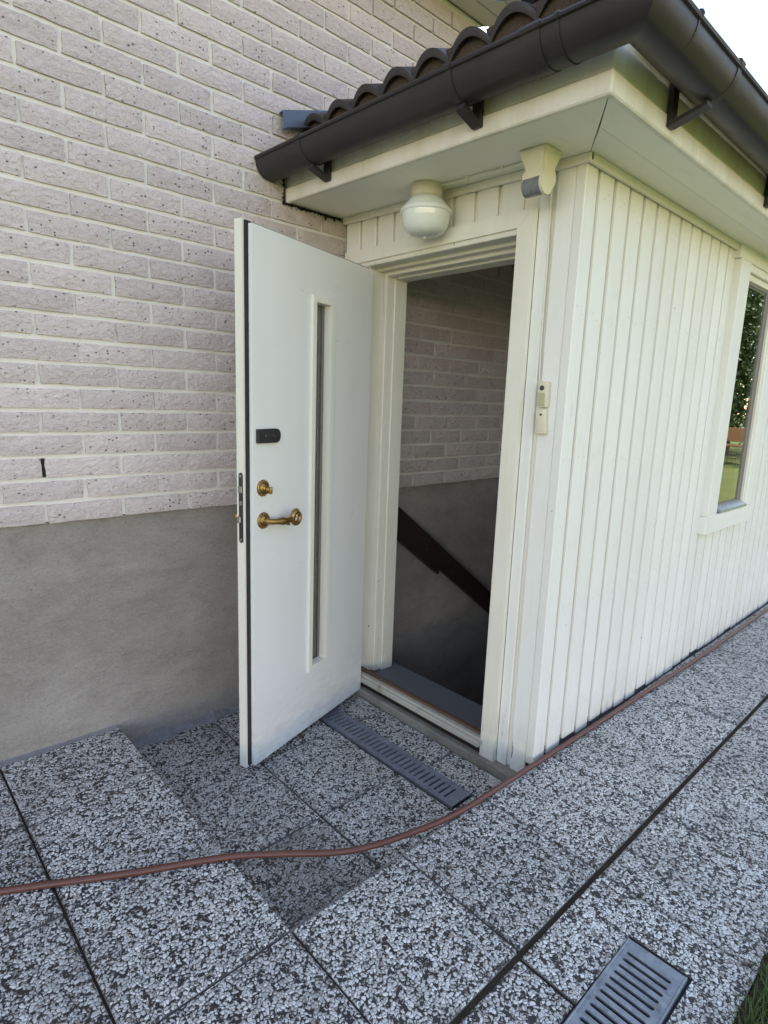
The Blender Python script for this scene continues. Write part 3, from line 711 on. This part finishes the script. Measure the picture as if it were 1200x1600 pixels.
path = [(.698, .010, .870), (.698, .034, .870), (.694, .044, .870), (.680, .048, .869), (.662, .048, .868), (.646, .049, .866), (.630, .049, .864), (.614, .050, .864), (.598, .050, .868), (.584, .050, .876)]
rad = [.012, .011, .0105, .0105, .013, .0155, .012, .010, .0105, .0105]
b.tube(path, rad, 12)
cu, cz = .577, .868; scroll = []
for k in range(15):
    a = R(100) - k * R(24); rr = .0245 * (1 - .012 * k); scroll.append((cu - .010 + rr * math.cos(a) + .004, .050, cz + rr * math.sin(a)))
b.tube(scroll, [.0108 - .0002 * k for k in range(15)], 10)
b.tube([(.630, .049, .864), (.622, .050, .853), (.611, .050, .849)], [.006, .006, .0045], 8)
b.done('lever_handle', M['brass'], door, smooth=True, fn=dw)
b = B()
for uu, zz in ((.698, .870),):
    b.lathe([(.024, 0), (.024, -.006), (.010, -.010), (.009, -.045), (.017, -.052), (.019, -.062), (.012, -.074)], (uu, -.0562, zz), mat=RX, seg=18)
b.tube([(.698, -.11, .870), (.64, -.115, .868), (.59, -.11, .872)], [.010, .009, .008], 10); b.done('outer_handle', M['brass'], door, smooth=True, fn=dw)
# lock forend on the leading edge
UE = U1 + .022
def edgeplate(s, z0, z1, n0, n1, t0, t1):
    r = (n1 - n0) / 2; c = (n0 + n1) / 2; pts = []
    for k in range(9): a = math.pi * k / 8; pts.append((c + r * math.cos(a), z1 - r + r * math.sin(a)))
    for k in range(9): a = math.pi + math.pi * k / 8; pts.append((c + r * math.cos(a), z0 + r + r * math.sin(a)))
    s.poly([Vector((UE + t0, n, z)) for n, z in pts], (t1 - t0, 0, 0))
b = B(); edgeplate(b, .795, 1.045, -.0455, -.0275, .0002, .0025); lock = b.done('lock_plate', M['dark_steel'], door, fn=dw)
b = B(); b.box(UE + .0026, UE + .008, -.0445, -.0285, .975, .998, .001); b.box(UE + .0026, UE + .013, -.050, -.032, .868, .890, .003); b.box(UE + .0026, UE + .0035, -.042, -.030, .93, .945)
for zz in (.806, 1.033): b.lathe([(.0045, 0), (.0045, .0012), (.002, .002)], (UE + .0026, -.0365, zz), mat=Matrix.Rotation(R(90), 4, 'Y'), seg=10)
b.done('bolt', M['bolt_steel'], door, fn=dw)
# hinges
for zz in (.18, .95, 1.66):
    b = B(); b.tube([HA + Vector((.012, .055, zz)), HA + Vector((.012, .055, zz + .09))], .009, 12); b.done('hinge', M['bolt_steel'], door, smooth=True)
b = B(); b.lathe([(.0035, 0), (.0035, .003)], (.062, -.1785, .20), mat=Matrix.Rotation(R(90), 4, 'X'), seg=10); b.done('screw_hole', M['void'], df)

# --- landing inside and basement stairs
b = B(); b.box(.0405, .258, -1.09, .017, -.24, -.050, .004); b.done('landing', M['floor'], porch)
stairs = empty('basement_stairs', (1.2, -.55, -2.2), 'grey concrete stairs going down into the dark basement inside the porch', 'stairs')
for i in range(1, 12):
    x = .2581 + .25 * (i - 1); z = -.05 - .187 * i
    b = B(); b.box(x, x + .2499, -1.088, .016, z - .187, z, .004); b.done('step', M['floor'], stairs)
b = B(); b.box(3.01, LEN - .1, -1.088, .016, -2.3, -2.107); b.done('basement_floor', M['floor'], stairs)
rail = empty('stair_handrail', (1.2, -.03, -.2), 'dark brown board handrail sloping down along the plaster wall inside the doorway', 'handrail')
sl_ = -.752
def board_rail(s, x0, x1, t0, t1, y0, y1):
    f = lambda x: .733 + sl_ * (x - .412)
    s.poly([Vector((x0, y0, f(x0) + t0)), Vector((x1, y0, f(x1) + t0)), Vector((x1, y0, f(x1) + t1)), Vector((x0, y0, f(x0) + t1))], (0, y1 - y0, 0))
b = B(); board_rail(b, .02, 2.9, 0, -.138, -.034, -.004); b.done('rail_board', M['rail'], rail)
b = B(); board_rail(b, .02, .735, -.1385, -.178, -.036, -.004); b.done('rail_board', M['rail'], rail)
b = B()
for x in (.60, .62, .83, .85):
    b.lathe([(.006, 0), (.006, .002), (.003, .004)], (x, -.0342, .733 + sl_ * (x - .412) - (.045 if x in (.60, .83) else .095)), mat=Matrix.Rotation(R(90), 4, 'X'), seg=8)
b.done('screw', M['dark_steel'], rail)

# --- window in the side wall
def window(ox):
    wx0, wx1, wz0, wz1 = ox, ox + .47, .80, 1.985
    b = B(); b.box(wx0, wx0 + .050, -1.214, -1.11, wz0, wz1, .003); b.box(wx1 + .0001, wx1 + .045, -1.2135, -1.11, wz0, wz1, .003)
    b.box(wx0 + .0502, wx1, -1.206, -1.11, wz0 - .004, wz0 + .020, .003); b.box(wx0 + .0502, wx1, -1.206, -1.11, wz1 - .03, wz1, .003)
    win = b.done('window', M['trim'], porch)
    b = B(); b.box(ox - .130, ox - .0005, -1.234, -1.1855, .7902, 2.02, .004); b.done('casing', M['paint'], win)
    b = B(); b.box(ox + .494, ox + .585, -1.224, -1.1855, .7902, 2.02, .004); b.done('casing', M['paint'], win)
    b = B(); b.box(ox - .130, ox + .585, -1.234, -1.1855, .695, .790, .004); b.done('apron', M['paint'], win)
    b = B(); b.box(ox - .15, ox + .61, -1.229, -1.1855, 2.0205, 2.105, .003); b.box(ox + .0002, ox + .4935, -1.222, -1.1855, 1.986, 2.0203, .003); b.done('head_panel', M['paint'], win)
    b = B(); b.poly([Vector((wx0 + .052, -1.236, .792)), Vector((wx0 + .052, -1.236, .806)), Vector((wx0 + .052, -1.188, .830)), Vector((wx0 + .052, -1.188, .80))], (.416, 0, 0)); b.done('sill', M['alu'], win)
    b = B(); panel(b, wx0 + .051, wx1 - .001, wz0 + .021, wz1 - .031, -1.199, -1.16, wx0 + .060, wx1 - .060, wz0 + .034, wz1 - .045); b.done('sash', M['frame_grey'], win)
    b = B(); b.box(wx0 + .0585, wx1 - .0585, -1.194, -1.189, wz0 + .033, wz1 - .044); b.done('pane', M['glass'], win)
window(1.508); window(3.02)  # second window is unseen, added to let daylight into the stairwell

# ------------------------------------------------------------------ drains
def plate(s, length, width, pitch, slot_w, slot_l, off=0.0, th=.006, marg=.03):
    """stamped steel plate in local x (length) and y (width) with round-ended slots across it"""
    n = int((length - 2 * marg) / pitch); x = marg
    def cell(x0, x1):
        cx = (x0 + x1) / 2; k = 6; r = slot_w / 2; hl = slot_l / 2 - r; inner = []; outer = []
        for i in range(k + 1):
            a = math.pi * i / k; inner.append((cx + r * math.cos(a), off + hl + r * math.sin(a))); outer.append((x1 + (x0 - x1) * i / k, width / 2))
        for i in range(k + 1):
            a = math.pi + math.pi * i / k; inner.append((cx + r * math.cos(a), off - hl + r * math.sin(a))); outer.append((x0 + (x1 - x0) * i / k, -width / 2))
        vi = [s.bm.verts.new((p[0], p[1], 0)) for p in inner]; vo = [s.bm.verts.new((p[0], p[1], 0)) for p in outer]; vb = [s.bm.verts.new((p[0], p[1], -th)) for p in inner]
        m = len(inner)
        for i in range(m):
            j = (i + 1) % m; s.bm.faces.new((vo[i], vo[j], vi[j], vi[i])); s.bm.faces.new((vi[i], vi[j], vb[j], vb[i]))
    for i in range(n): cell(x + i * pitch, x + (i + 1) * pitch)
    xe = x + n * pitch
    for a, c in ((0, x), (xe, length)):
        v = [s.bm.verts.new(p) for p in ((a, -width / 2, 0), (c, -width / 2, 0), (c, width / 2, 0), (a, width / 2, 0))]; s.bm.faces.new(v)
    bmesh.ops.remove_doubles(s.bm, verts=s.bm.verts, dist=1e-5)
    for y in (-width / 2, width / 2):      # folded flanges along both long sides
        e = .005 if y > 0 else -.005; s.box(0, length, min(y, y + e), max(y, y + e), -.03, .003, .0015)
d1 = empty('channel_drain', (-.26, -.6, LOW), 'long dark slotted steel drain grate along the doorstep', 'drain', None)
b = B(); plate(b, .99, .100, .0262, .0092, .070); mt = Matrix.Translation((-.260, -.085, LOW + .003)) @ Matrix.Rotation(R(-90), 4, 'Z')
b.done('grate', M['galv_dark'], d1, fn=lambda c: mt @ Vector(c))
b = B(); b.box(-.318, -.202, -1.078, -.03, LOW - .0128, LOW - .0095); b.done('channel', M['void'], d1)  # flat dark sheet stands for the shaded depth under the grate
d2 = empty('drain_grate', (-.75, -1.85, 0), 'pale galvanised slotted drain grate set in the outer row of slabs near the lawn', 'drain', None)
b = B(); plate(b, .63, .132, .0232, .0092, .104, off=-.003); mt2 = Matrix.Translation((-.464, -1.850, .004)) @ Matrix.Rotation(R(180.6), 4, 'Z')
b.done('grate', M['galv'], d2, fn=lambda c: mt2 @ Vector(c))
b = B(); b.box(-1.09, -.447, -1.931, -1.773, -.0083, -.0062); b.done('channel', M['void'], d2)  # near-black sheet painted as the shade below the slots

# ------------------------------------------------------------------ garden hose
def catmull(pts, n=8):
    P = [Vector(p) for p in pts]; P = [2 * P[0] - P[1]] + P + [2 * P[-1] - P[-2]]; out = []
    for i in range(1, len(P) - 2):
        for k in range(n):
            t = k / n; a, b_, c, d = P[i - 1], P[i], P[i + 1], P[i + 2]
            out.append(.5 * ((2 * b_) + (-a + c) * t + (2 * a - 5 * b_ + 4 * c - d) * t * t + (-a + 3 * b_ - 3 * c + d) * t ** 3))
    out.append(P[-2]); return out
hz = .0105
hp = [(-2.9, -.25, hz), (-2.3, -.36, hz), (-1.9, -.48, hz), (-1.604, -.624, hz), (-1.332, -.777, hz), (-1.106, -.894, hz), (-.985, -.970, .004), (-.804, -1.095, -.004), (-.607, -1.170, .004), (-.428, -1.207, hz),
      (-.158, -1.216, hz), (.268, -1.226, hz), (.826, -1.236, hz), (1.569, -1.252, hz), (2.765, -1.250, hz), (4.0, -1.26, hz), (5.4, -1.30, hz)]
b = B(); b.tube(catmull(hp, 10), .0093, 12)
tag(b.done('garden_hose', M['hose'], smooth=True), 'red brown rubber garden hose lying across the paving and along the porch wall', 'hose')

# ------------------------------------------------------------------ lamp, sensor, bell boxes, cables
zs = 2.110 + TILT * -.61
lamp = empty('porch_lamp', (-.105, -.61, zs), 'round white opal glass lamp with ceramic base under the porch eave', 'lamp')
b = B(); b.lathe([(.055, 0), (.058, -.004), (.058, -.040), (.053, -.045)], (-.105, -.61, zs - .0005), seg=36); b.done('lamp_base', M['ceramic'], lamp, smooth=True)
b = B()
prof = [(.052, -.0455), (.060, -.048), (.076, -.066), (.090, -.083), (.0955, -.089), (.097, -.094), (.0955, -.099), (.0915, -.102), (.090, -.116), (.087, -.134), (.080, -.152), (.068, -.166), (.048, -.175), (.02, -.179), (.006, -.180), (.004, -.185)]
b.lathe(prof, (-.105, -.61, zs), seg=40); b.done('lamp_glass', M['porcelain'], lamp, smooth=True)
zs2 = 2.110 + TILT * -1.10
def sfn(c): o_ = Vector((-.105, -1.10, zs2)); return o_ + (Vector(c) - o_) * 1.2
sen = empty('motion_sensor', (-.105, -1.10, zs2), 'cream motion sensor with grey lens fixed under the eave at the porch corner', 'sensor')
b = B()
t_ = [(-.15, -1.055), (-.15, -1.140), (-.068, -1.140), (-.068, -1.055)]
bt = [(-.130, -1.074), (-.130, -1.121), (-.082, -1.121), (-.082, -1.074)]
va = [b.bm.verts.new((x, y, zs2 - .001)) for x, y in t_]; vb_ = [b.bm.verts.new((x, y, zs2 - .058)) for x, y in bt]
b.bm.faces.new(va); b.bm.faces.new(list(reversed(vb_)))
for i in range(4): b.bm.faces.new((va[i], vb_[i], vb_[(i + 1) % 4], va[(i + 1) % 4]))
bmesh.ops.bevel(b.bm, geom=b.bm.edges[:], offset=.004, segments=2, affect='EDGES'); b.done('mount', M['cream'], sen, smooth=True, fn=sfn)
b = B(); b.tube([(-.108, -1.066, zs2 - .066), (-.108, -1.129, zs2 - .066)], .030, 20); b.tube([(-.120, -1.123, zs2 - .084), (-.120, -1.1305, zs2 - .084)], .027, 20); b.done('head', M['cream'], sen, smooth=True, fn=sfn)
b = B(); b.tube([(-.122, -1.070, zs2 - .086), (-.122, -1.1215, zs2 - .086)], .0235, 20); b.done('lens', M['lens'], sen, smooth=True, fn=sfn)
b = B(); b.tube(catmull([(-.085, -.665, zs - .006), (-.080, -.75, zs - .011), (-.083, -.86, zs - .013), (-.078, -.95, zs - .015), (-.085, -1.06, zs2 - .006)], 6), .0045, 8)
for y in (-.78, -.93, -1.02): b.box(-.088, -.072, y - .006, y + .006, zs2 - .008, zs2 + .014, .002)
tag(b.done('lamp_cable', M['cable'], smooth=True), 'thin white cable clipped under the eave from the lamp to the motion sensor', 'cable')
b = B(); b.tube(catmull([(-.075, -1.096, zs2 - .05), (-.03, -1.080, 2.04), (-.0035, -1.074, 2.01), (.0015, -1.0795, 1.8), (.0015, -1.0805, 1.55), (.0015, -1.086, 1.40)], 6), .0028, 8)
tag(b.done('sensor_cable', M['cable'], smooth=True), 'thin white cable running down the boards from the motion sensor to the bell box', 'cable')
def bellbox(name, label, y, z, h, rot, detail):
    e = empty(name, (-.006, y, z), label, 'doorbell')
    mx = Matrix.Translation((-.0012, y, z)) @ Matrix.Rotation(rot, 4, 'X'); fn = lambda c: mx @ Vector(c)
    b = B(); b.box(-.022, 0, -.0185, .0185, -h / 2, h / 2, .004, 2); b.done('housing', M['cream2'], e, smooth=True, fn=fn)
    b = B()
    if detail:
        b.lathe([(.0085, 0), (.0085, -.002), (.006, -.003)], (-.0222, .002, h * .25), mat=Matrix.Rotation(R(90), 4, 'Y'), seg=16); b.done('button', M['dark_steel'], e, fn=fn)
        b = B(); b.box(-.0242, -.0222, -.012, .016, -h * .44, h * .06, .001); b.done('name_plate', M['olive'], e, fn=fn)
    else:
        b.lathe([(.0042, 0), (.0042, -.001)], (-.0223, -.004, h * .28), mat=Matrix.Rotation(R(90), 4, 'Y'), seg=12); b.done('button', M['black'], e, fn=fn)
        b = B(); b.box(-.026, -.0222, -.010, .014, -h * .47, -h * .40, .001); b.done('catch', M['cream2'], e, fn=fn)
bellbox('doorbell', 'ivory bell box with round grey button, the upper of two beside the doorway', -1.118, 1.348, .086, 0, True)
bellbox('doorbell', 'tilted ivory bell box with tiny dark hole, the lower of two beside the doorway', -1.118, 1.256, .086, R(-6), False)

# ------------------------------------------------------------------ grass at the paving edge
def blades(name, n, fx, label):
    vs, fs = [], []; r = random.Random(11)
    for i in range(n):
        x, y = fx(r); h = r.uniform(.02, .075); a = r.uniform(0, 6.283); wd = r.uniform(.0012, .0026); ln = r.uniform(.1, .9) * h
        dx, dy = math.cos(a), math.sin(a); k = len(vs); z = -.027
        vs += [(x - dy * wd, y + dx * wd, z), (x + dy * wd, y - dx * wd, z), (x + dx * ln * .4 - dy * wd * .7, y + dy * ln * .4 + dx * wd * .7, z + h * .6), (x + dx * ln * .4 + dy * wd * .7, y + dy * ln * .4 - dx * wd * .7, z + h * .6), (x + dx * ln, y + dy * ln, z + h)]
        fs += [(k, k + 1, k + 3, k + 2), (k + 2, k + 3, k + 4)]
    me = bpy.data.meshes.new(name); me.from_pydata(vs, [], fs); me.materials.append(M['blade'])
    return tag(link(name, me), label, kind='stuff')
blades('grass', 26000, lambda r: (r.uniform(-1.4, 2.6), -2.034 - abs(r.gauss(0, .16))), 'short green grass growing along the edge of the slabs')
b = B(); r3 = random.Random(5); rows = []
for j, (y, z) in enumerate(((-2.020, -.03), (-2.026, .001), (-2.045, .004), (-2.075, .0), (-2.12, -.03))):
    rows.append([(-1.6 + 4.4 * i / 150, y + r3.uniform(-.010, .010), z + r3.uniform(-.005, .005)) for i in range(151)])
b.sheet(rows); tag(b.done('soil_edge', M['soil'], smooth=True), kind='stuff')

# ------------------------------------------------------------------ garden seen in the window pane
def tree(loc, h, seed, label):
    r = random.Random(seed); e = empty('garden_tree', loc, label, 'tree', 'trees across the lawn'); L = Vector(loc)
    b = B(); b.tube([L + Vector((0, 0, -.1)), L + Vector((.1, 0, h * .3)), L + Vector((-.05, .1, h * .62))], [.17, .13, .05], 8)
    for k in range(5):
        a = r.uniform(0, 6.28); p = L + Vector((.05, .03, h * (.25 + .07 * k))); b.tube([p, p + Vector((math.cos(a) * h * .2, math.sin(a) * h * .2, h * .16))], [.06, .02], 6)
    b.done('trunk', M['bark'], e, smooth=True)
    vs, fs = [], []
    cl = [(Vector((r.gauss(0, .2) * h * .8, r.gauss(0, .2) * h * .8, h * r.uniform(.16, .95))), r.uniform(.08, .17) * h) for _ in range(60)]
    for c, rad in cl:
        for _ in range(420):
            d = Vector((r.gauss(0, 1), r.gauss(0, 1), r.gauss(0, 1))).normalized() * rad * r.uniform(.5, 1.05); p = L + c + d
            u = Vector((r.gauss(0, 1), r.gauss(0, 1), r.gauss(0, 1))).normalized(); v = u.orthogonal().normalized(); s = r.uniform(.045, .11); k = len(vs)
            vs += [p - u * s, p + v * s * .5, p + u * s, p - v * s * .5]; fs.append((k, k + 1, k + 2, k + 3))
    me = bpy.data.meshes.new('crown'); me.from_pydata([tuple(v - L) for v in vs], [], fs); me.materials.append(M['leaf'])
    link('crown', me, e, L)
for i, (loc, h, lb) in enumerate((((19, -6.6, 0), 7.5, 'tall leafy tree across the lawn mirrored in the window pane'), ((22, -9.5, 0), 9, 'big leafy tree beyond the lawn behind the wooden bench'),
                                  ((24, -4.2, 0), 8, 'leafy tree at the far side of the lawn towards the house'), ((15, -15, 0), 7, 'spreading leafy tree standing alone on the open lawn'), ((2, -24, 0), 8, 'leafy tree far out on the lawn facing the porch side'))):
    tree(loc, h, 20 + i, lb)
bench = empty('garden_bench', (16.2, -5.6, 0), 'oiled wooden garden bench at the far edge of the lawn', 'bench')
b = B(); b.box(15.9, 16.4, -6.5, -4.8, .42, .47, .01); b.done('seat', M['benchwood'], bench)
b = B(); b.box(16.38, 16.43, -6.5, -4.8, .55, .92, .01); b.done('backrest', M['benchwood'], bench)
for x, y in ((15.95, -6.4), (15.95, -4.9), (16.36, -6.4), (16.36, -4.9)):
    b = B(); b.box(x - .03, x + .03, y - .03, y + .03, -.025, .42 if x < 16 else .9); b.done('leg', M['benchwood'], bench)
S.render.engine = 'CYCLES'
